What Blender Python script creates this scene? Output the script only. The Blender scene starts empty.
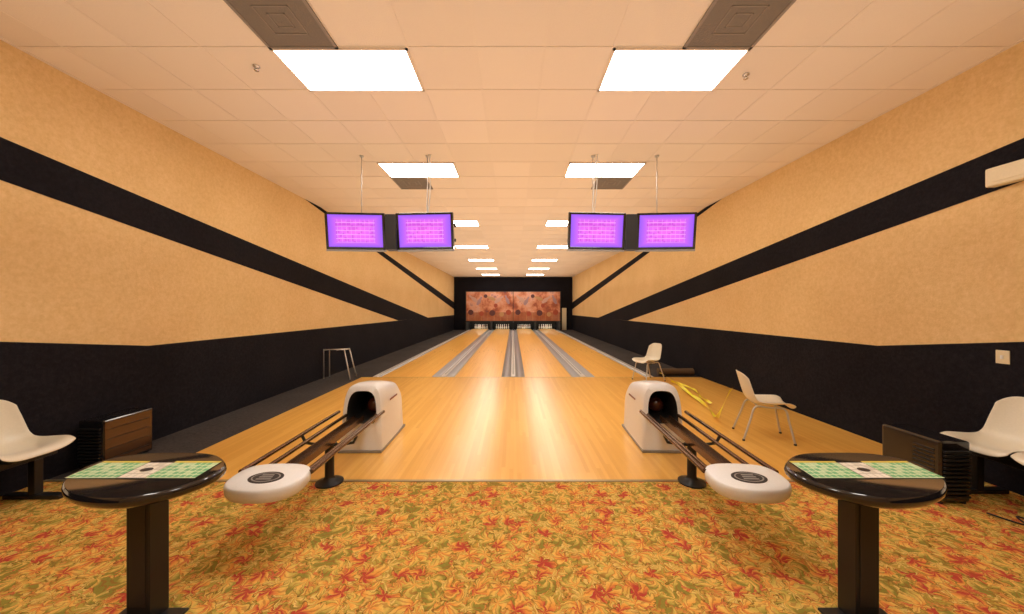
import bpy, bmesh, math, random
from mathutils import Vector, Matrix, noise
random.seed(4)
S=bpy.context.scene
COL=S.collection
HW=4.4; CH=3.93; YB=26.0; YR=-3.0
YC=3.28; YF=8.2

# ---------------------------------------------------------------- materials
def newmat(name):
    m=bpy.data.materials.new(name); m.use_nodes=True
    nt=m.node_tree; b=nt.nodes['Principled BSDF']
    return m,nt,b
def M(name,col,rough=.5,metal=0,coat=0,emit=None,es=0,bump=0,bscale=80,spec=.5):
    m,nt,b=newmat(name)
    b.inputs['Base Color'].default_value=(*col,1)
    b.inputs['Roughness'].default_value=rough
    b.inputs['Metallic'].default_value=metal
    b.inputs['Coat Weight'].default_value=coat
    b.inputs['Coat Roughness'].default_value=.08
    b.inputs['Specular IOR Level'].default_value=spec
    if emit:
        b.inputs['Emission Color'].default_value=(*emit,1); b.inputs['Emission Strength'].default_value=es
    tc=nt.nodes.new('ShaderNodeTexCoord'); n=nt.nodes.new('ShaderNodeTexNoise')
    n.inputs['Scale'].default_value=bscale; n.inputs['Detail'].default_value=4
    nt.links.new(tc.outputs['Object'],n.inputs['Vector'])
    hs=nt.nodes.new('ShaderNodeMixRGB'); hs.blend_type='MULTIPLY'; hs.inputs[0].default_value=.12
    hs.inputs[1].default_value=(*col,1); nt.links.new(n.outputs['Fac'],hs.inputs[2])
    if not emit: nt.links.new(hs.outputs[0],b.inputs['Base Color'])
    if bump:
        bp=nt.nodes.new('ShaderNodeBump'); bp.inputs['Strength'].default_value=bump; bp.inputs['Distance'].default_value=.01
        nt.links.new(n.outputs['Fac'],bp.inputs['Height']); nt.links.new(bp.outputs[0],b.inputs['Normal'])
    return m
class N:
    """tiny node helper"""
    def __init__(s,nt): s.nt=nt
    def v(s,x,sock):
        if isinstance(x,(int,float)): sock.default_value=x
        elif isinstance(x,tuple): sock.default_value=x
        else: s.nt.links.new(x,sock)
    def math(s,op,a,b=0,c=None,clamp=False):
        n=s.nt.nodes.new('ShaderNodeMath'); n.operation=op; n.use_clamp=clamp
        s.v(a,n.inputs[0]); s.v(b,n.inputs[1])
        if c is not None: s.v(c,n.inputs[2])
        return n.outputs[0]
    def vm(s,op,a,b):
        n=s.nt.nodes.new('ShaderNodeVectorMath'); n.operation=op
        s.v(a,n.inputs[0]); s.v(b,n.inputs[1]); return n.outputs[1] if op in('LENGTH','DISTANCE') else n.outputs[0]
    def mix(s,f,a,b,mode='MIX'):
        n=s.nt.nodes.new('ShaderNodeMixRGB'); n.blend_type=mode
        s.v(f,n.inputs[0]); s.v(a,n.inputs[1]); s.v(b,n.inputs[2]); return n.outputs[0]
    def ramp(s,f,stops,interp='LINEAR'):
        n=s.nt.nodes.new('ShaderNodeValToRGB'); cr=n.color_ramp; cr.interpolation=interp
        while len(cr.elements)<len(stops): cr.elements.new(.5)
        for e,(p,c) in zip(cr.elements,stops): e.position=p; e.color=(*c,1)
        s.v(f,n.inputs[0]); return n.outputs[0]
    def obj(s,out='Object'):
        return s.nt.nodes.new('ShaderNodeTexCoord').outputs[out]
    def sep(s,v):
        n=s.nt.nodes.new('ShaderNodeSeparateXYZ'); s.v(v,n.inputs[0]); return n.outputs
    def comb(s,x,y,z=0.0):
        n=s.nt.nodes.new('ShaderNodeCombineXYZ'); s.v(x,n.inputs[0]); s.v(y,n.inputs[1]); s.v(z,n.inputs[2]); return n.outputs[0]
    def noise(s,v,sc,det=3,rough=.5):
        n=s.nt.nodes.new('ShaderNodeTexNoise'); n.inputs['Scale'].default_value=sc; n.inputs['Detail'].default_value=det
        n.inputs['Roughness'].default_value=rough; s.v(v,n.inputs['Vector']); return n.outputs
    def white(s,v):
        n=s.nt.nodes.new('ShaderNodeTexWhiteNoise'); n.noise_dimensions='3D'; s.v(v,n.inputs['Vector']); return n.outputs
    def bump(s,h,st,d=.01):
        n=s.nt.nodes.new('ShaderNodeBump'); n.inputs['Strength'].default_value=st; n.inputs['Distance'].default_value=d
        s.v(h,n.inputs['Height']); return n.outputs[0]

def wood_mat(name,tint=1.0,rough=.22,bw=.04,coat=.65,spec=.5):
    m,nt,b=newmat(name); k=N(nt); p=k.obj(); x,y,z=k.sep(p)
    bx=k.math('FLOOR',k.math('DIVIDE',x,bw))
    r1=k.white(k.comb(bx,3.3))[0]
    by=k.math('FLOOR',k.math('ADD',k.math('DIVIDE',y,1.6),k.math('MULTIPLY',r1,7.0)))
    r=k.white(k.comb(bx,by))[0]
    g=k.noise(k.comb(k.math('MULTIPLY',x,70.0),k.math('MULTIPLY',y,2.2),r),1.0,4,.6)[0]
    f=k.math('ADD',k.math('MULTIPLY',r,.55),k.math('MULTIPLY',g,.45))
    t=tint
    c=k.ramp(f,[(.1,(.80*t,.41*t,.075*t)),(.5,(.88*t,.48*t,.10*t)),(.9,(.94*t,.55*t,.135*t))])
    fx=k.math('FRACT',k.math('DIVIDE',x,bw))
    seam=k.math('LESS_THAN',fx,.035)
    c=k.mix(k.math('MULTIPLY',seam,.2),c,(.40,.20,.05,1))
    nt.links.new(c,b.inputs['Base Color'])
    b.inputs['Roughness'].default_value=rough+.06
    b.inputs['Specular IOR Level'].default_value=spec
    b.inputs['Coat Weight'].default_value=coat; b.inputs['Coat Roughness'].default_value=rough
    n2=k.noise(k.comb(k.math('MULTIPLY',x,9.0),k.math('MULTIPLY',y,1.5)),1.0,2)[0]
    nt.links.new(k.bump(n2,.05,.01),b.inputs['Normal'])
    return m

def carpet_mat():
    m,nt,b=newmat('carpet_leaf_pattern'); k=N(nt); p=k.obj()
    nz=k.noise(p,12.0,3)[1]
    pd=k.vm('ADD',p,k.vm('MULTIPLY',k.vm('SUBTRACT',nz,(.5,.5,.5)),(.10,.10,0)))
    def layer(off,scale,petals,R,stops,fanamt=.45):
        q=k.vm('MULTIPLY',k.vm('ADD',pd,off),(1,1,0))
        v=nt.nodes.new('ShaderNodeTexVoronoi'); v.voronoi_dimensions='2D'; v.inputs['Scale'].default_value=scale
        v.inputs['Randomness'].default_value=.9
        nt.links.new(q,v.inputs['Vector'])
        loc=k.vm('SUBTRACT',q,v.outputs['Position'])
        lx,ly,lz=k.sep(loc); cr,cg,cb=k.sep(v.outputs['Color'])
        r=k.math('MULTIPLY',k.math('SQRT',k.math('ADD',k.math('MULTIPLY',lx,lx),k.math('MULTIPLY',ly,ly))),scale)
        th=k.math('ADD',k.math('ARCTAN2',ly,lx),k.math('MULTIPLY',cr,6.28))
        th=k.math('ADD',th,k.math('MULTIPLY',r,k.math('MULTIPLY',k.math('SUBTRACT',cb,.5),3.5)))
        pt=k.math('ABSOLUTE',k.math('SINE',k.math('MULTIPLY',th,petals)))
        fan=k.math('ADD',.70,k.math('MULTIPLY',k.math('SINE',th),fanamt))
        lim=k.math('MULTIPLY',k.math('MULTIPLY',k.math('ADD',k.math('POWER',pt,.75),.06),R),fan)
        d=k.math('SUBTRACT',lim,r)
        mask=k.math('GREATER_THAN',d,0)
        t=k.math('ADD',cg,k.math('MULTIPLY',k.math('SUBTRACT',r,.3),.9))
        pf=k.math('FRACT',k.math('MULTIPLY',th,petals/math.pi))
        t=k.math('ADD',t,k.math('MULTIPLY',k.math('SUBTRACT',pf,.5),.6),clamp=True)
        col=k.ramp(t,stops)
        vein=k.math('GREATER_THAN',pt,.98)
        col=k.mix(k.math('MULTIPLY',vein,.5),col,(.40,.12,.03,1))
        edge=k.math('LESS_THAN',d,.06)
        col=k.mix(k.math('MULTIPLY',edge,.8),col,(.19,.10,.018,1))
        return mask,col
    A=[(0,(.56,.07,.05)),(.16,(.76,.24,.07)),(.34,(.86,.40,.08)),(.6,(.88,.56,.14)),(.86,(.62,.46,.10)),(1,(.32,.27,.05))]
    Bc=[(0,(.68,.14,.07)),(.18,(.84,.40,.09)),(.48,(.72,.48,.10)),(.75,(.88,.62,.20)),(1,(.50,.38,.07))]
    C=[(0,(.32,.24,.045)),(.4,(.66,.42,.08)),(.7,(.72,.24,.07)),(1,(.80,.52,.13))]
    m1,c1=layer((.0,.0,0),7.6,2.5,.95,A)
    m2,c2=layer((3.37,7.21,0),9.0,3.5,.95,Bc)
    m3,c3=layer((9.1,2.5,0),12.5,2.0,1.1,C)
    fib=k.noise(p,60.0,3,.7)[0]
    base=k.ramp(k.noise(p,34.0,4,.6)[0],[(.35,(.20,.13,.03)),(.48,(.56,.34,.06)),(.56,(.70,.22,.07)),(.65,(.76,.50,.12))])
    c=k.mix(m3,base,c3); c=k.mix(m2,c,c2); c=k.mix(m1,c,c1)
    c=k.mix(.3,c,k.ramp(fib,[(.3,(.4,.4,.4)),(.7,(1,1,1))]),'MULTIPLY')
    nt.links.new(c,b.inputs['Base Color']); b.inputs['Roughness'].default_value=.95
    b.inputs['Specular IOR Level'].default_value=.1
    nt.links.new(k.bump(k.noise(p,220.0,2)[0],.5,.01),b.inputs['Normal'])
    return m

def wall_mat(name,c0,c1,c2,bs=.35):
    m,nt,b=newmat(name); k=N(nt); p=k.obj()
    n=k.noise(p,26.0,5,.7)[0]; n2=k.noise(p,1.2,3)[0]
    f=k.math('ADD',k.math('MULTIPLY',n,.7),k.math('MULTIPLY',n2,.3))
    nt.links.new(k.ramp(f,[(.35,c0),(.5,c1),(.65,c2)]),b.inputs['Base Color'])
    b.inputs['Roughness'].default_value=.9; b.inputs['Specular IOR Level'].default_value=.15
    nt.links.new(k.bump(k.noise(p,70.0,4,.6)[0],bs,.01),b.inputs['Normal'])
    return m
def ceil_mat():
    m,nt,b=newmat('ceiling_tile'); k=N(nt); p=k.obj(); x,y,z=k.sep(p)
    tx=k.math('FLOOR',k.math('DIVIDE',k.math('ADD',x,.33),.6096)); ty=k.math('FLOOR',k.math('DIVIDE',k.math('SUBTRACT',y,3.1),.6096))
    r=k.white(k.comb(tx,ty))[0]; n=k.noise(p,90.0,4,.7)[0]
    f=k.math('ADD',k.math('MULTIPLY',r,.5),k.math('MULTIPLY',n,.5))
    nt.links.new(k.ramp(f,[(.1,(.77,.66,.54)),(.5,(.81,.70,.58)),(.9,(.85,.74,.62))]),b.inputs['Base Color'])
    b.inputs['Roughness'].default_value=.85
    nt.links.new(k.bump(n,.25,.01),b.inputs['Normal'])
    return m
def screen_mat():
    m,nt,b=newmat('monitor_screen'); k=N(nt); u,v,w=k.sep(k.obj('UV'))
    def inr(a,lo,hi): return k.math('MULTIPLY',k.math('GREATER_THAN',a,lo),k.math('LESS_THAN',a,hi))
    bx=k.math('MULTIPLY',k.math('SUBTRACT',u,.5),2.0); by=k.math('MULTIPLY',k.math('SUBTRACT',v,.5),2.0)
    e=k.math('MAXIMUM',k.math('ABSOLUTE',bx),k.math('ABSOLUTE',by))
    base=k.ramp(e,[(0,(.95,.16,.90)),(.6,(.80,.14,.92)),(.86,(.45,.12,.95)),(1,(.30,.10,.88))])
    win=k.math('MULTIPLY',inr(u,.14,.86),inr(v,.14,.86))
    rows=k.math('LESS_THAN',k.math('FRACT',k.math('MULTIPLY',v,8.0)),.2)
    cols=k.math('LESS_THAN',k.math('FRACT',k.math('MULTIPLY',u,12.0)),.12)
    hdr=k.math('MULTIPLY',inr(v,.62,.72),win)
    cell=k.white(k.comb(k.math('FLOOR',k.math('MULTIPLY',u,24.0)),k.math('FLOOR',k.math('MULTIPLY',v,16.0))))[0]
    txt=k.math('MULTIPLY',k.math('MULTIPLY',k.math('GREATER_THAN',cell,.7),win),.35)
    ln=k.math('MULTIPLY',k.math('MAXIMUM',rows,k.math('MULTIPLY',cols,.6)),win)
    c=k.mix(txt,base,(.50,.03,.60,1))
    c=k.mix(k.math('MULTIPLY',ln,.6),c,(1,.5,1,1))
    c=k.mix(k.math('MULTIPLY',hdr,.3),c,(.5,.02,.6,1))
    b.inputs['Base Color'].default_value=(.02,.01,.03,1); b.inputs['Roughness'].default_value=.25
    nt.links.new(c,b.inputs['Emission Color']); b.inputs['Emission Strength'].default_value=1.0
    return m
def sheet_mat(name,bg,line,nu,nv):
    m,nt,b=newmat(name); k=N(nt); u,v,w=k.sep(k.obj('UV'))
    a=k.math('LESS_THAN',k.math('FRACT',k.math('MULTIPLY',u,float(nu))),.16)
    d=k.math('LESS_THAN',k.math('FRACT',k.math('MULTIPLY',v,float(nv))),.2)
    cell=k.white(k.comb(k.math('FLOOR',k.math('MULTIPLY',u,float(nu))),k.math('FLOOR',k.math('MULTIPLY',v,float(nv)))))[0]
    c=k.mix(k.math('MULTIPLY',k.math('GREATER_THAN',cell,.72),.6),bg,line)
    c=k.mix(k.math('MAXIMUM',a,d),c,line)
    nt.links.new(c,b.inputs['Base Color']); b.inputs['Roughness'].default_value=.3
    b.inputs['Coat Weight'].default_value=.3
    return m
def mural_mat():
    m,nt,b=newmat('mural_print'); k=N(nt); p=k.obj(); x,y,z=k.sep(p)
    n=k.noise(p,1.3,6,.65)
    c=k.ramp(n[0],[(.28,(.16,.06,.07)),(.40,(.46,.12,.06)),(.50,(.70,.30,.17)),(.60,(.78,.45,.34)),(.68,(.42,.20,.22)),(.78,(.56,.20,.08))])
    pl=k.math('LESS_THAN',k.math('FRACT',k.math('MULTIPLY',x,2.1)),.1)
    fg=k.mix(k.math('MULTIPLY',pl,.5),(.34,.10,.04,1),(.62,.30,.10,1))
    c=k.mix(k.math('MULTIPLY',k.math('LESS_THAN',z,1.3),.75),c,fg)
    nt.links.new(c,b.inputs['Base Color']); b.inputs['Roughness'].default_value=.5
    return m

wood=wood_mat('wood_maple',1.0,.22,.04,.55,.4); lane_wood=wood_mat('lane_maple',1.05,.22,.027,.25,.3)
carpet=carpet_mat()
darkcarpet=wall_mat('dark_carpet',(.035,.03,.03),(.055,.05,.05),(.08,.07,.07),.6)
wall_tan=wall_mat('wall_tan',(.67,.455,.21),(.74,.52,.255),(.80,.58,.305))
wall_blk=wall_mat('wall_black_carpet',(.006,.005,.008),(.010,.009,.013),(.016,.014,.018),.5)
ceilm=ceil_mat(); tbar=M('ceiling_tbar',(.84,.72,.59),.5)
lightm=M('fluorescent_diffuser',(1,1,1),.5,emit=(1,.95,.85),es=15)
blackgloss=M('black_gloss',(.012,.012,.015),.12,coat=.6)
blackmat=M('black_matte',(.015,.014,.016),.5)
blackmetal=M('black_metal',(.02,.02,.022),.35,metal=.3)
white_pl=M('white_plastic',(.84,.85,.86),.3,coat=.2)
cream=M('cream_fibreglass',(.82,.78,.65),.3,coat=.25)
chrome=M('chrome',(.7,.68,.65),.18,metal=1)
satin=M('satin_steel',(.62,.60,.58),.35,metal=.35)
gutter_m=M('gutter_grey',(.34,.34,.36),.3,metal=.25)
cap_m=M('divider_cap',(.74,.73,.72),.35,metal=.1)
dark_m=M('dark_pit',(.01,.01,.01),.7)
bronze=M('bronze_rail',(.14,.075,.04),.22,metal=.75)
refl_brown=M('painted_floor_reflection',(.11,.055,.025),.2,metal=.5,coat=.5)  # brown of the wood floor's reflection, put into the colour
ballm=M('ball_maroon',(.10,.025,.012),.15,coat=.8)
pin_m=M('pin_white',(.85,.84,.80),.25); red_m=M('red',(.6,.02,.02),.4)
letter_m=M('lettering_grey',(.25,.10,.09),.4)
greyvent=M('vent_grey',(.19,.155,.12),.6,bump=.4,bscale=60)
greyvent2=M('vent_frame',(.27,.225,.18),.5)
plate=M('plate_ivory',(.80,.70,.48),.4)
yellow=M('tape_yellow',(.90,.78,.05),.4)
mural=mural_mat(); screen=screen_mat()
green_s=sheet_mat('score_sheet_green',(.10,.48,.22,1),(.70,.85,.62,1),8,5)
white_s=sheet_mat('score_sheet_white',(.85,.84,.78,1),(.55,.55,.50,1),4,4)
yellow_s=M('score_strip_yellow',(.75,.62,.08),.4)
grey_lt=M('grey_plastic',(.30,.29,.28),.4)
grey_mark=M('foul_line_grey',(.55,.37,.15),.4)
brown_roll=M('roll_brown',(.12,.075,.04),.7)
trim_m=M('trim_metal',(.45,.36,.22),.35,metal=.6)

# ---------------------------------------------------------------- mesh helpers
def link(o,parent=None):
    COL.objects.link(o)
    if parent: o.parent=parent
    return o
def mesh(name,verts,faces,mats,parent=None,fm=None,smooth=False,mod=None):
    me=bpy.data.meshes.new(name); me.from_pydata([tuple(v) for v in verts],[],faces)
    if not isinstance(mats,(list,tuple)): mats=[mats]
    for q in mats: me.materials.append(q)
    if fm:
        for p,i in zip(me.polygons,fm): p.material_index=i
    bm=bmesh.new(); bm.from_mesh(me); bmesh.ops.recalc_face_normals(bm,faces=bm.faces); bm.to_mesh(me); bm.free()
    if smooth:
        for p in me.polygons: p.use_smooth=True
    me.update()
    return link(bpy.data.objects.new(name,me),parent)
class B:
    """accumulating mesh builder"""
    def __init__(s): s.v=[];s.f=[];s.m=[]
    def add(s,verts,faces,mi=0):
        o=len(s.v); s.v+= [Vector(q) for q in verts]; s.f+=[tuple(o+i for i in f) for f in faces]; s.m+=[mi]*len(faces)
    def box(s,x0,x1,y0,y1,z0,z1,mi=0,mt=None):
        vs=[Vector(q) for q in [(x0,y0,z0),(x1,y0,z0),(x1,y1,z0),(x0,y1,z0),(x0,y0,z1),(x1,y0,z1),(x1,y1,z1),(x0,y1,z1)]]
        if mt: vs=[mt@q for q in vs]
        s.add(vs,[(0,3,2,1),(4,5,6,7),(0,1,5,4),(1,2,6,5),(2,3,7,6),(3,0,4,7)],mi)
    def loft(s,loops,mi=0,cap0=True,cap1=True,closed=True):
        n=len(loops[0]); vs=[q for l in loops for q in l]; fs=[]
        for i in range(len(loops)-1):
            for j in range(n if closed else n-1):
                a=i*n+j; b_=i*n+(j+1)%n; fs.append((a,b_,b_+n,a+n))
        if cap0: fs.append(tuple(range(n))[::-1])
        if cap1: fs.append(tuple((len(loops)-1)*n+i for i in range(n)))
        s.add(vs,fs,mi)
    def tube(s,pts,r,mi=0,seg=10):
        pts=[Vector(p) for p in pts]; loops=[]; up=None
        for i,p in enumerate(pts):
            d=(pts[min(i+1,len(pts)-1)]-pts[max(i-1,0)]).normalized()
            if up is None:
                up=d.cross(Vector((0,0,1)))
                if up.length<.1: up=d.cross(Vector((1,0,0)))
            up=(up-d*up.dot(d)).normalized(); w=d.cross(up)
            rr=r[i] if isinstance(r,(list,tuple)) else r
            loops.append([p+up*rr*math.cos(2*math.pi*k/seg)+w*rr*math.sin(2*math.pi*k/seg) for k in range(seg)])
        s.loft(loops,mi)
    def lathe(s,prof,c,mi=0,seg=20):
        c=Vector(c); s.loft([[c+Vector((r*math.cos(2*math.pi*k/seg),r*math.sin(2*math.pi*k/seg),z)) for k in range(seg)] for r,z in prof],mi)
    def sphere(s,c,r,mi=0,seg=20):
        s.lathe([(max(r*math.sin(math.pi*i/12),1e-4),-r*math.cos(math.pi*i/12)) for i in range(13)],c,mi,seg)
    def obj(s,name,mats,parent=None,smooth=False,bevel=0,autos=None,subsurf=0,mt=None):
        v=[mt@q for q in s.v] if mt else s.v
        o=mesh(name,v,s.f,mats,parent,s.m,smooth)
        if bevel:
            md=o.modifiers.new('bevel','BEVEL'); md.width=bevel; md.segments=2; md.limit_method='ANGLE'
        if autos:
            for p in o.data.polygons: p.use_smooth=True
            try: o.data.set_sharp_from_angle(angle=math.radians(autos))
            except Exception: pass
        if subsurf:
            md=o.modifiers.new('ss','SUBSURF'); md.levels=subsurf; md.render_levels=subsurf
        return o
def catmull(pts,n=6,closed=True):
    out=[];L=len(pts)
    for i in range(L if closed else L-1):
        g=lambda j: Vector(pts[j%L]) if closed else Vector(pts[max(0,min(L-1,j))])
        p0,p1,p2,p3=g(i-1),g(i),g(i+1),g(i+2)
        for k in range(n):
            t=k/n
            out.append(.5*((2*p1)+(p2-p0)*t+(2*p0-5*p1+4*p2-p3)*t*t+(3*p1-p0-3*p2+p3)*t**3))
    if not closed: out.append(Vector(pts[-1]))
    return out
def quad(name,pts,mat,parent):
    o=mesh(name,pts,[(0,1,2,3)],mat,parent)
    uv=o.data.uv_layers.new(name='UVMap')
    uvs=[(0,0),(1,0),(1,1),(0,1)]
    for l in o.data.polygons[0].loop_indices:
        uv.data[l].uv=uvs[o.data.loops[l].vertex_index]
    return o
def empty(name,loc=(0,0,0),rz=0):
    e=bpy.data.objects.new(name,None); e.location=loc; e.rotation_euler=(0,0,rz); e.empty_display_size=.2
    COL.objects.link(e); return e
def simple(name,x0,x1,y0,y1,z0,z1,mat,parent=None,bevel=0):
    b=B(); b.box(x0,x1,y0,y1,z0,z1); return b.obj(name,[mat],parent,bevel=bevel)

# ---------------------------------------------------------------- shell
fl=empty('floor')
simple('subfloor',-HW,HW,YR,28,-.3,-.16,dark_m,fl)
simple('carpet_area',-HW,HW,YR,YC,-.16,0,carpet,fl)
XW=-3.55
simple('approach_wood',XW,HW,YC,YF,-.16,0,wood,fl)
simple('side_carpet',-HW,XW,YC,YF,-.16,0,darkcarpet,fl)
simple('lane_side_carpet_a',-HW,-3.30,YF,YB,-.16,0,darkcarpet,fl)
simple('lane_side_carpet_b',3.30,HW,YF,YB,-.16,0,darkcarpet,fl)
simple('trim_1',-HW,HW,YC-.02,YC+.015,0,.006,trim_m)
simple('foul_line',-3.30,3.30,YF-.015,YF+.02,0,.002,grey_mark,fl)

lanes=empty('bowling_lanes')
LE=[]
for i in range(4):
    cx=-2.475+1.65*i
    a=cx-.55; c=cx+.55
    if i==0: a=-3.10
    if i==3: c=3.10
    LE.append((a,c))
    simple('lane_%d'%(i+1),a,c,YF+.02,27.2,-.1,0,lane_wood,lanes)
def gutter(x0,x1):
    b=B(); n=8; dp=.36*(x1-x0)
    pr=[(x0+(x1-x0)*j/n,-.005-dp*math.sin(math.pi*j/n)) for j in range(n+1)]
    b.loft([[Vector((x,y,z)) for x,z in pr] for y in (YF+.02,27.2)],0,False,False,False)
    return b
caps=[-3.24,-1.65,0,1.65,3.24]
gi=0
for i,(a,c) in enumerate(LE):
    for x0,x1 in((caps[i]+.05,a),(c,caps[i+1]-.05)):
        gi+=1; gutter(x0,x1).obj('gutter_%d'%gi,[gutter_m],lanes,smooth=True)
for i,cx in enumerate(caps):
    w=.052
    b=B(); b.box(cx-w,cx+w,YF+.02,25.9,-.1,.012,0); b.box(cx-w*.3,cx+w*.3,YF+.3,25.9,.012,.016,1)
    b.obj('divider_%d'%(i+1),[cap_m,grey_lt],lanes)
b=B()
for i in range(4):
    cx=-2.475+1.65*i
    for j in range(-3,4):
        x=cx+j*.135; y=YF+4.6-abs(j)*.3+.9
        b.add([(x-.02,y,.002),(x+.02,y,.002),(x,y+.16,.002)],[(0,1,2)])
    for j in range(-3,4):
        x=cx+j*.135
        for yy in(YF-.12,YF+2.0):
            b.add([(x+.011*math.cos(a*math.pi/4),yy+.011*math.sin(a*math.pi/4),.002) for a in range(8)],[tuple(range(8))])
b.obj('lane_markers',[M('marker',(.12,.05,.02),.4)],lanes)

def poly_wall(name,sx):
    b=B(); b.box(min(sx*HW,sx*(HW+.12)),max(sx*HW,sx*(HW+.12)),YR,28,-.3,CH+.1,0)
    X=sx*(HW-.004)
    P=[[(YR,0),(YR,1.74),(0,1.74),(4.22,1.165),(YB,1.10),(YB,0)],
       [(YR,3.87),(3.0,3.087),(18.1,1.12),(13.4,1.14),(3.0,2.718),(YR,3.63)],
       [(7.9,CH),(YB,2.05),(YB,1.53),(7.3,CH)]]
    for q in P: b.add([(X,y,z) for y,z in q],[tuple(range(len(q)))],1)
    return b.obj(name,[wall_tan,wall_blk])
poly_wall('wall_left',-1); poly_wall('wall_right',1)
b=B(); X=3.5
b.box(-HW,HW,YB-.0,YB+.1,2.85,CH,0); b.box(-HW,-X,YB,YB+.1,0,2.85,0); b.box(X,HW,YB,YB+.1,0,2.85,0)
b.box(-X,X,YB+.04,YB+.1,.62,2.85,0)
b.box(-HW,HW,27.9,28,-.3,CH,0)
b.obj('wall_back',[wall_blk])
simple('wall_front',-HW,HW,YR-.1,YR,-.3,CH+.1,wall_tan)
mu=empty('bowling_mural')
for i,(a,c) in enumerate([(-3.48,-.015),(.015,3.48)]):
    simple('mural_panel_%d'%(i+1),a,c,YB-.04,YB-.005,.66,2.83,mural,mu)
b=B()
def flatpin(cx,cz,s,ang,mi):
    pr=[(0,0),(.1,0),(.16,.25),(.19,.4),(.13,.62),(.075,.75),(.09,.88),(.07,.97),(0,1)]
    pts=[(x,z) for x,z in pr]+[(-x,z) for x,z in pr[-2:0:-1]]
    ca,sa=math.cos(ang),math.sin(ang)
    b.add([(cx+s*(x*ca-(z-.5)*sa),YB-.045,cz+s*(x*sa+(z-.5)*ca)) for x,z in pts],[tuple(range(len(pts)))],mi)
for cx in(-1.75,1.75):
    for dx,dz,s,a,mi in [(-1.2,.55,.8,.9,0),(-.75,.4,.7,-.5,4),(.1,.6,.7,1.2,1),(.7,.5,.8,-.9,0),(1.3,.5,.7,.4,4)]:
        flatpin(cx+dx,1.75+dz,s,a,mi)
    for dx,dz,r,mi in [(-1.4,-.45,.20,2),(-.6,-.55,.18,3),(.2,-.5,.22,2),(.9,-.6,.17,1),(1.4,-.45,.2,3),(.45,.05,.15,3),(-.3,.75,.14,2)]:
        b.add([(cx+dx+r*math.cos(t*.3927),YB-.047,1.75+dz+r*math.sin(t*.3927)) for t in range(16)],[tuple(range(16))],mi)
b.obj('mural_artwork',[M('art_pink',(.68,.42,.36),.5),M('art_tan',(.58,.34,.16),.5),M('art_dark',(.12,.04,.05),.5),M('art_red',(.46,.09,.05),.5),M('art_lilac',(.45,.30,.36),.5)],mu)
b=B()
for x in(-3.52,3.52): b.box(x-.035,x+.035,YB-.06,YB-.002,.62,2.87,0)
b.box(-.02,.02,YB-.05,YB-.002,.62,2.87,0)
b.box(-3.52,3.52,YB-.06,YB-.002,.6,.67,0); b.box(-3.52,3.52,YB-.06,YB-.002,2.82,2.88,0)
b.obj('mural_frame',[blackmat],mu)
b=B()
for x in(-3.42,-1.65,0,1.65,3.42): b.box(x-.04,x+.04,25.2,27.7,-.1,.6,0)
b.box(-3.46,3.46,27.4,27.5,-.1,1.2,1)
b.obj('kickback_plates',[blackmat,dark_m],lanes)
b=B(); b.box(-3.4,3.4,YB+.14,YB+.18,.62,.66)
b.obj('pin_light',[M('pin_light_emit',(1,1,1),.5,emit=(1,.9,.75),es=22)],lanes)
b=B()
for i in range(4):
    cx=-2.475+1.65*i
    for r in range(4):
        for j in range(r+1):
            c=(cx+(j-r/2)*.305,26.25+r*.264,.001)
            b.lathe([(.026,0),(.045,.06),(.060,.115),(.052,.18),(.032,.225),(.023,.25),(.026,.285),(.032,.32),(.025,.355),(.001,.381)],c,0,12)
            b.lathe([(.0265,.235),(.0245,.245),(.0245,.262),(.0265,.27)],c,1,12)
b.obj('bowling_pins',[pin_m,red_m],smooth=True)
simple('door_1',3.62,3.95,YB-.06,YB-.01,0,1.62,plate,None,.01)

# ceiling
b=B(); b.box(-HW,HW,YR,28,CH,CH+.1); b.obj('ceiling',[ceilm])
b=B(); T=.6096; h=.004; w=.011
x=-.33
while x>-HW: x-=T
x+=T
while x<HW: b.box(x-w,x+w,YR,YB,CH-h,CH-.0005); x+=T
y=3.1
while y>YR: y-=T
y+=T
while y<YB: b.box(-HW,HW,y-w,y+w,CH-h-.001,CH-.0005); y+=T
b.box(-HW,-HW+.03,YR,YB,CH-.008,CH-.0005); b.box(HW-.03,HW,YR,YB,CH-.008,CH-.0005)
b.obj('trim_2',[tbar])
rows=[3.1-6*T,3.1,3.1+4*T]+[3.1+(10+6*i)*T for i in range(5)]
for yy in rows:
    for x0 in(-.33-3*T,.28+T):
        e=empty('ceiling_light',(x0+T,yy+T/2,CH))
        bb=B(); bb.box(-T+.02,T-.02,-T/2+.02,T/2-.02,-.012,-.006); bb.obj('diffuser',[lightm],e)
        bb=B()
        for q in[(-T,T,-T/2,-T/2+.02),(-T,T,T/2-.02,T/2),(-T,-T+.02,-T/2,T/2),(T-.02,T,-T/2,T/2)]: bb.box(q[0],q[1],q[2],q[3],-.018,-.001)
        bb.obj('frame',[tbar],e)
for yy in(3.1-T,3.1+5*T):
    for x0 in(-.33-3*T,.28+2*T):
        e=empty('ceiling_vent',(x0+T/2,yy+T/2,CH))
        bb=B(); t=T/2
        bb.box(-t+.02,t-.02,-t+.02,t-.02,-.014,-.004,0)
        for q in[(-t,t,-t,-t+.025),(-t,t,t-.025,t),(-t,-t+.025,-t,t),(t-.025,t,-t,t)]: bb.box(q[0],q[1],q[2],q[3],-.02,-.001,1)
        for r in(.14,.07):
            for q in[(-r,r,-r,-r+.008),(-r,r,r-.008,r),(-r,-r+.008,-r,r),(r-.008,r,-r,r)]: bb.box(q[0],q[1],q[2],q[3],-.018,-.012,1)
        bb.obj('grille',[greyvent,greyvent2],e)
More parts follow.
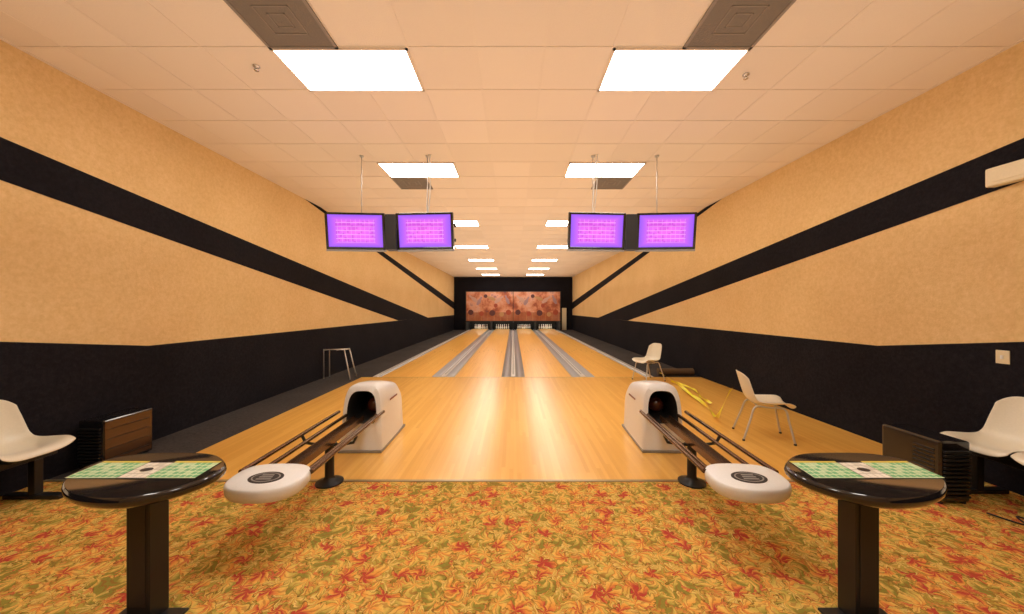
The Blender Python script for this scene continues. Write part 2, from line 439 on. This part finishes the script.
for X,Y in[(-2.45,3.34),(2.3,3.46),(-2.6,9.5),(2.6,9.5)]:
    bb=B(); bb.lathe([(.03,0),(.03,-.008),(.012,-.012),(.012,-.035),(.022,-.037),(.022,-.042),(.001,-.042)],(0,0,0)); 
    o=bb.obj('fire_sprinkler',[chrome],smooth=True); o.location=(X,Y,CH-.001)

# ---------------------------------------------------------------- monitors
def monitor_pair(sx):
    e=empty('score_monitors',(sx*1.79-(.04 if sx>0 else .01),5.15,2.75))
    for i,dx in enumerate((-.52,.50)):
        mt=Matrix.Translation((dx,0,0))@Matrix.Rotation(math.radians(4 if dx<0 else -4),4,'Z')@Matrix.Rotation(math.radians(8),4,'X')
        W,H=.425,.265
        bb=B(); bb.box(-W,W,0,.05,-H,H,0,mt); bb.box(-W+.06,W-.06,.05,.14,-H+.06,H-.06,0,mt)
        for q in[(-W,W,-H,-H+.035),(-W,W,H-.03,H),(-W,-W+.035,-H,H),(W-.035,W,-H,H)]: bb.box(q[0],q[1],-.012,0,q[2],q[3],0,mt)
        bb.box(-W,W,-.02,.05,-H-.03,-H,1,mt)
        bb.obj('housing_%d'%(i+1),[blackgloss,grey_lt],e,bevel=.004)
        a=[mt@Vector(q) for q in[(-W+.035,-.002,-H+.035),(W-.035,-.002,-H+.035),(W-.035,-.002,H-.03),(-W+.035,-.002,H-.03)]]
        quad('screen_%d'%(i+1),a,screen,e)
    bb=B(); bb.box(-.085,.085,-.01,.16,-.27,.25,0); bb.box(-.93,.93,.14,.19,.1,.15,0); bb.box(-.93,.93,.14,.19,-.12,-.08,0)
    bb.obj('bracket',[blackmat],e,bevel=.004)
    bb=B()
    top=CH-2.75
    xs=(-.50,.50) if sx<0 else (-.54,.43)
    for px in xs:
        bb.tube([(px,.16,.12),(px,.16,top)],.007,0,8)
        bb.lathe([(.03,top-.02),(.03,top-.001)],(px,.16,0),0,14)
    ix=xs[1] if sx<0 else xs[0]
    for k_,am in enumerate((.05,-.045)):
        pts=[Vector((ix+.04*k_+am*math.sin(t*2.6+k_),.13+.02*math.cos(t*4),.2+(top-.2)*t)) for t in [j/14 for j in range(15)]]
        bb.tube(pts,.007,1,6)
    bb.obj('hangers',[satin,white_pl],e,smooth=True)
monitor_pair(-1); monitor_pair(1)

# ---------------------------------------------------------------- ball returns
def superel(a,b_,n,seg,z,cx=0,cy=0):
    out=[]
    for i in range(seg):
        t=2*math.pi*i/seg; c,s_=math.cos(t),math.sin(t)
        out.append(Vector((cx+a*math.copysign(abs(c)**(2/n),c),cy+b_*math.copysign(abs(s_)**(2/n),s_),z)))
    return out
def ball_return(X,rz):
    e=empty('ball_return',(X,0,0))
    def arch(y,a,h,z0,n=4.2,zb=0,ab=None,seg=28,lean=0):
        ab=a if ab is None else ab
        L=[Vector((-ab,y,zb))]
        for i in range(seg+1):
            t=math.pi*(1-i/seg); c,s_=math.cos(t),math.sin(t)
            z=z0+(h-z0)*abs(s_)**(2/n)
            L.append(Vector((a*(1-.10*(z-zb)/.75)*math.copysign(abs(c)**(2/n),c),y+lean*z,z)))
        L.append(Vector((ab,y,zb))); return L
    bb=B()
    outer=[arch(4.80,.20,.45,.1,ab=.21),arch(4.77,.22,.56,.2,ab=.225),arch(4.66,.23,.645,.25,ab=.235),arch(4.40,.235,.71,.3,ab=.24),
           arch(4.12,.235,.745,.3,ab=.24,lean=.04),arch(3.96,.235,.745,.3,ab=.24,lean=.10),arch(3.915,.225,.73,.3,ab=.232,lean=.12),
           arch(3.905,.168,.675,.36,3.4,.33,.155,lean=.12)]
    bb.loft(outer,0,True,False)
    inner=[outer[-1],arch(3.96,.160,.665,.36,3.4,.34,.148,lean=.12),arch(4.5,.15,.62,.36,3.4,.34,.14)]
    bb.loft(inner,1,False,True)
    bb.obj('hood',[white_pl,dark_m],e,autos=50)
    bb=B(); bb.box(-.245,.245,3.9,4.8,0,.03); bb.obj('hood_base',[grey_lt],e,bevel=.006)
    bb=B()
    for sx in(-1,1):
        for j in range(8):
            bb.box(sx*.225-.004,sx*.225+.004,4.25+j*.034,4.25+j*.034+.018,.50,.52)
    bb.obj('hood_lettering',[letter_m],e)
    bb=B(); bb.sphere((.03,4.30,.445),.105,0); bb.obj('ball',[ballm],e,smooth=True)
    bb=B(); Z=.43
    for x in(-.25,-.17,.17,.25):
        bb.tube([(x,2.5,Z+(.02 if abs(x)>.22 else -.02)),(x,3.95,Z+(.02 if abs(x)>.22 else -.02))],.018,0,10)
    bb.box(-.05,.05,2.5,3.9,Z-.06,Z-.035,0); bb.box(-.055,-.045,2.5,3.9,Z-.06,Z-.005,0); bb.box(.045,.055,2.5,3.9,Z-.06,Z-.005,0)
    bb.obj('rails',[bronze],e,autos=40)
    bb=B()
    for y in(3.25,):
        bb.tube([(-.25,y,Z),(-.22,y,Z-.06),(-.1,y,Z-.08),(.1,y,Z-.08),(.22,y,Z-.06),(.25,y,Z)],.014,0,8)
    bb.lathe([(.12,0),(.12,.012),(.055,.035),(.04,.06),(.04,Z-.08),(.065,Z-.07)],(0,3.25,0),0,24)
    bb.obj('pedestal',[blackmetal],e,autos=40)
    bb=B(); seg=48
    mt=Matrix.Translation((0,2.43,Z-.005))@Matrix.Rotation(math.radians(4),4,'X')
    L=[(.80,-.06),(.93,-.056),(.985,-.036),(1,-.012),(1,.01),(.975,.028),(.93,.035)]
    bb.loft([superel(.255*s_,.19*(s_ if s_>.9 else .8),2.5,seg,z) for s_,z in L],0)
    for q in bb.v:
        if q.y>.13: q.y=.13+(q.y-.13)*.6
    bb.obj('end_cap',[white_pl],e,autos=40,mt=mt)
    bb=B(); bb.loft([superel(.115,.072,2,32,z,0,-.03) for z in(.033,.038)],0)
    bb.loft([superel(.095,.057,2,32,z,0,-.03) for z in(.038,.039)],1)
    bb.loft([superel(.085,.049,2,32,z,0,-.03) for z in(.039,.040)],0)
    for j in range(3): bb.box(-.05+.005*j,.05-.005*j,-.062+j*.025,-.05+j*.025,.040,.0415,1)
    bb.obj('cap_badge',[blackmat,grey_lt],e,mt=mt)
    R=Matrix.Translation((X,4.3,0))@Matrix.Rotation(rz,4,'Z')@Matrix.Translation((-X,-4.3,0))
    e.matrix_world=R@Matrix.Translation((X,0,0))
ball_return(-1.72,math.radians(.8)); ball_return(1.71,math.radians(-2.8))

# ---------------------------------------------------------------- scorer tables
def scorer_table(sx,dx,px):
    P=[(1.498,1.95),(1.661,2.062),(1.893,2.09),(2.12,2.07),(2.23,1.965),(2.19,1.80),(2.07,1.68),(1.898,1.60),(1.70,1.575),(1.558,1.625),(1.466,1.74),(1.448,1.85)]
    c=(1.85,1.83)
    e=empty('scorer_table',(sx*c[0]+dx,c[1],0))
    pl=[((x-c[0])*sx,y-c[1],0) for x,y in P]
    out=catmull(pl,5)
    bb=B(); H=.70
    L=[(.80,H),(.93,H+.004),(.985,H+.018),(1,H+.035),(.99,H+.052),(.965,H+.06),(.955,H+.058)]
    bb.loft([[Vector((q.x*s_,q.y*s_,z)) for q in out] for s_,z in L],0)
    bb.obj('table_top',[blackgloss],e,autos=60)
    z=H+.0605
    def st(name,x0,x1,y0,y1,mat,zz=0):
        sk=.12
        f=lambda x,y:(sx*(x+sk*y),y,z+zz)
        pts=[f(x0,y0),f(x1,y0),f(x1,y1),f(x0,y1)]
        if sx<0: pts=[pts[1],pts[0],pts[3],pts[2]]
        quad(name,pts,mat,e)
    st('score_sheet_a',-.33,-.075,-.06,.115,green_s)
    st('score_sheet_b',.07,.33,-.06,.115,green_s)
    st('score_sheet_centre',-.072,.067,-.06,.115,white_s)
    st('strip_a',-.33,-.075,.117,.135,yellow_s); st('strip_b',.07,.33,.117,.135,yellow_s)
    bb=B(); bb.loft([superel(.03,.022,2,16,z+.001+q,sx*.0,.03) for q in(0,.001)]); bb.obj('centre_emblem',[blackmat],e)
    bb=B(); bb.box(px-.060,px+.060,-.05,.05,.012,H,0); bb.box(px-.12,px+.12,-.10,.10,H-.015,H+.002,0)
    bb.box(px-.04,px+.04,-.054,-.05,.1,.62,1)
    bb.obj('post',[blackmetal,blackmat],e,bevel=.006)
    bb=B(); bb.box(px-.17,px+.17,-.22,.05,0,.014,0); bb.obj('base_plate',[blackmetal],e,bevel=.005)
scorer_table(-1,-.098,.04); scorer_table(1,.012,-.06)

# ---------------------------------------------------------------- shell chairs
def shell(parent,name,loc=(0,0,0),rz=0,tall=.40):
    prof=[(.25,-.035),(.235,-.005),(.19,.008),(.08,-.008),(-.04,-.015),(-.13,-.002),(-.185,.045),(-.215,.12),(-.245,.22),(-.27,.31),(-.29,tall)]
    cv=catmull([(0,a,b_) for a,b_ in prof],3,False)
    nv=len(cv); nu=14; verts=[];faces=[]
    for i,p in enumerate(cv):
        d=(cv[min(i+1,nv-1)]-cv[max(i-1,0)]).normalized()
        n=Vector((0,-d.z,d.y)); 
        if n.dot(Vector((0,.5,.6)))<0: n=-n
        v=i/(nv-1)
        w=.225
        if v>.55: w=.225-.035*((v-.55)/.45)
        for j in range(nu+1):
            u=2*j/nu-1
            q=p.copy()
            cut=(abs(u)**4)
            if v>.72: q+=-d*cut*.09*((v-.72)/.28)
            if v<.2: q+=d*cut*.05*((.2-v)/.2)
            curl=.055*abs(u)**2.6*(.35+ .65*min(1,v/.3))
            q+=n*curl; q.x=u*w
            verts.append(q)
    for i in range(nv-1):
        for j in range(nu):
            a=i*(nu+1)+j; faces.append((a,a+1,a+nu+2,a+nu+1))
    mt=Matrix.Translation(loc)@Matrix.Rotation(rz,4,'Z')
    o=mesh(name,[mt@q for q in verts],faces,cream,parent,smooth=True)
    md=o.modifiers.new('sol','SOLIDIFY'); md.thickness=.01; md.offset=0
    md=o.modifiers.new('ss','SUBSURF'); md.levels=1; md.render_levels=1
    return o
def chair(loc,rz):
    e=empty('shell_chair',loc,rz)
    shell(e,'seat_shell',(0,0,.44),0,.38)
    for k_,(x) in enumerate((-.17,.17)):
        bb=B(); pts=catmull([(x*1.25,.25,.01),(x*1.12,.2,.25),(x,.16,.405),(x,.0,.412),(x,-.14,.41),(x*1.12,-.2,.25),(x*1.3,-.28,.01)],5,False)
        bb.tube(pts,.012,0,8); bb.lathe([(.015,0),(.015,.02)],(x*1.25,.25,0),1,10); bb.lathe([(.015,0),(.015,.02)],(x*1.3,-.28,0),1,10)
        bb.obj('leg_frame_%d'%(k_+1),[satin,blackmat],e,smooth=True)
    bb=B(); bb.tube([(-.17,.1,.413),(.17,.1,.413)],.01,0,8); bb.tube([(-.17,-.1,.413),(.17,-.1,.413)],.01,0,8); bb.obj('cross_bars',[satin],e,smooth=True)
chair((3.15,4.40,0),math.radians(-108))
chair((3.02,7.85,0),math.radians(112))
def bench(sx,ys):
    e=empty('bench_seating',(sx*4.08,ys[0],0))
    for i,y in enumerate(ys): shell(e,'seat_shell_%d'%(i+1),(0,y-ys[0],.46),math.radians(90 if sx>0 else -90),.40)
    L=ys[-1]-ys[0]
    bb=B(); bb.box(-.035,.035,L-.3,.27,.33,.39)
    for i,y in enumerate(ys): bb.box(-.15,.15,y-ys[0]-.1,y-ys[0]+.1,.39,.435)
    for y in(.15,L-.1):
        bb.box(-.03,.03,y-.03,y+.03,.03,.33); bb.box(-.24,.24,y-.035,y+.035,0,.035)
    bb.obj('beam_frame',[blackmetal],e,bevel=.006)
bench(-1,[2.84,2.37,1.90]); bench(1,[2.93,2.47,2.01])

# ---------------------------------------------------------------- towers
def tower(cx,y0,y1,h,w=.24,side=None):
    e=empty('computer_tower',(cx,y0,0)); D=y1-y0
    bb=B(); bb.box(-w/2,w/2,.02,D,.02,h); bb.obj('case',[blackgloss],e,bevel=.015)
    bb=B()
    for k_ in range(12):
        z=.06+k_*(h-.12)/12
        bb.box(-w/2+.02,w/2-.02,.0,.022,z,z+.018)
        for s_ in(-1,1): bb.box(s_*w/2-.006,s_*w/2+.006,.06,D*.45,z,z+.018)
    bb.obj('vent_ribs',[blackmetal],e,bevel=.003)
    if side:  # added plate carrying the painted floor reflection; the case itself is black
        bb=B()
        bb.box(w/2+.001,w/2+.008,.03,D-.02,.05,h-.02)
        for k_ in range(4): bb.box(w/2+.008,w/2+.012,.05,D-.05,.10+k_*.1,.106+k_*.1,1)
        bb.obj('side_reflection_panel',[refl_brown,blackmat],e)
    bb=B(); 
    for x in(-w/2+.03,w/2-.03):
        for y in(.05,D-.05): bb.lathe([(.02,0),(.02,.025)],(x,y,0),0,10)
    bb.obj('feet',[blackmat],e)
tower(-4.19,3.45,3.95,.50,.25,True); tower(3.64,2.86,3.34,.52,.25)

# ---------------------------------------------------------------- small things
e=empty('metal_stand')
bb=B(); r=.014
bb.tube([(-4.33,8.0,.005),(-4.33,8.0,.67),(-3.86,8.0,.67)],r)
bb.tube([(-3.86,8.0,.67),(-3.68,7.9,.005)],r); bb.tube([(-4.33,8.25,.005),(-4.33,8.25,.64),(-3.86,8.25,.66)],r)
bb.tube([(-3.86,8.25,.66),(-3.72,8.3,.005)],r); bb.tube([(-3.86,8.0,.67),(-3.86,8.25,.66)],r); bb.tube([(-4.33,8.0,.66),(-4.33,8.25,.64)],r)
bb.tube([(-4.03,8.0,.66),(-4.03,8.25,.65)],r)
bb.obj('frame_tubes',[satin],e,smooth=True)

bb=B(); 
loops=[]
for x,rr in[(3.48,.02),(3.481,.085),(3.9,.08),(4.32,.085),(4.321,.02)]:
    loops.append([Vector((x,8.42+rr*math.cos(2*math.pi*k/20),.087+rr*math.sin(2*math.pi*k/20))) for k in range(20)])
bb.loft(loops); bb.obj('rolled_mat',[brown_roll],autos=40)

bt=B()
def ribbon(ctrl,w_,ph,tw=.3):
    pts=catmull(ctrl,8,False); vs=[];fs=[]
    for i,p in enumerate(pts):
        d=(pts[min(i+1,len(pts)-1)]-pts[max(i-1,0)]).normalized(); s_=d.cross(Vector((0,0,1))).normalized()
        a=i*tw+ph; wv=s_*math.cos(a)+Vector((0,0,1))*abs(math.sin(a))
        c=p+Vector((0,0,.012+w_*abs(math.sin(a))))
        for q in(c-wv*w_,c+wv*w_): q.z=max(q.z,.004); vs.append(q)
        if i: fs.append((2*i-2,2*i-1,2*i+1,2*i))
    bt.add(vs,fs)
ribbon([(3.42,8.15,.10),(3.40,7.3,.02),(3.3,6.7,.03),(3.2,6.1,.02),(3.06,5.5,.03),(2.93,5.05,.03),(2.83,4.8,.14),(2.83,4.55,.54)],.026,0,.16)
ribbon([(3.38,7.5,.02),(3.52,7.0,.02),(3.42,6.5,.03),(3.3,6.1,.02),(3.28,5.8,.02)],.02,1,.25)
bt.obj('caution_tape',[yellow],smooth=True)

e=empty('light_switch',(HW-.004,3.14,1.18))
bb=B(); bb.box(-.008,0,-.045,.045,-.06,.06); bb.obj('cover_plate',[plate],e,bevel=.003)
bb=B(); bb.box(-.018,-.006,-.008,.008,-.016,.016); bb.obj('toggle',[white_pl],e)
e=empty('emergency_light',(HW-.004,3.0,2.80))
bb=B(); bb.box(-.09,0,-.2,.2,-.085,.085); bb.obj('housing',[plate],e,bevel=.015)
bb=B(); bb.box(-.096,-.088,-.16,.16,-.05,.05); bb.obj('lens_panel',[plate],e,bevel=.004)
bb=B(); bb.tube(catmull([(3.72,2.75,.01),(3.80,2.6,.01),(3.9,2.7,.01),(3.95,2.45,.01)],6,False),.006,0,6); bb.obj('power_cable',[blackmat],smooth=True)

# ---------------------------------------------------------------- lights
def ceiling_fill(x,y,sx_,sy_,z,W):  # added area lamp facing up to brighten the ceiling, no fixture there
    l=bpy.data.lights.new('ceiling_fill','AREA'); l.shape='RECTANGLE'; l.size=sx_; l.size_y=sy_; l.energy=W; l.color=(1,.86,.71)
    o=bpy.data.objects.new('ceiling_fill',l); o.location=(x,y,z); o.rotation_euler=(math.pi,0,0); COL.objects.link(o)
ceiling_fill(0,11.5,7.6,28,2.3,340)
w=bpy.data.worlds.new('World'); S.world=w; w.use_nodes=True
w.node_tree.nodes['Background'].inputs[0].default_value=(.05,.045,.04,1)
cam=bpy.data.cameras.new('Camera'); co=bpy.data.objects.new('Camera',cam); COL.objects.link(co)
co.location=(0,0,1.62); co.rotation_euler=(math.radians(90),0,0)
cam.sensor_width=36; cam.lens=350/1024*36; cam.shift_x=-1.2/1024; cam.shift_y=1/1024; cam.clip_start=.05; cam.clip_end=200
S.camera=co
S.view_settings.view_transform='Standard'
S.view_settings.exposure=.08
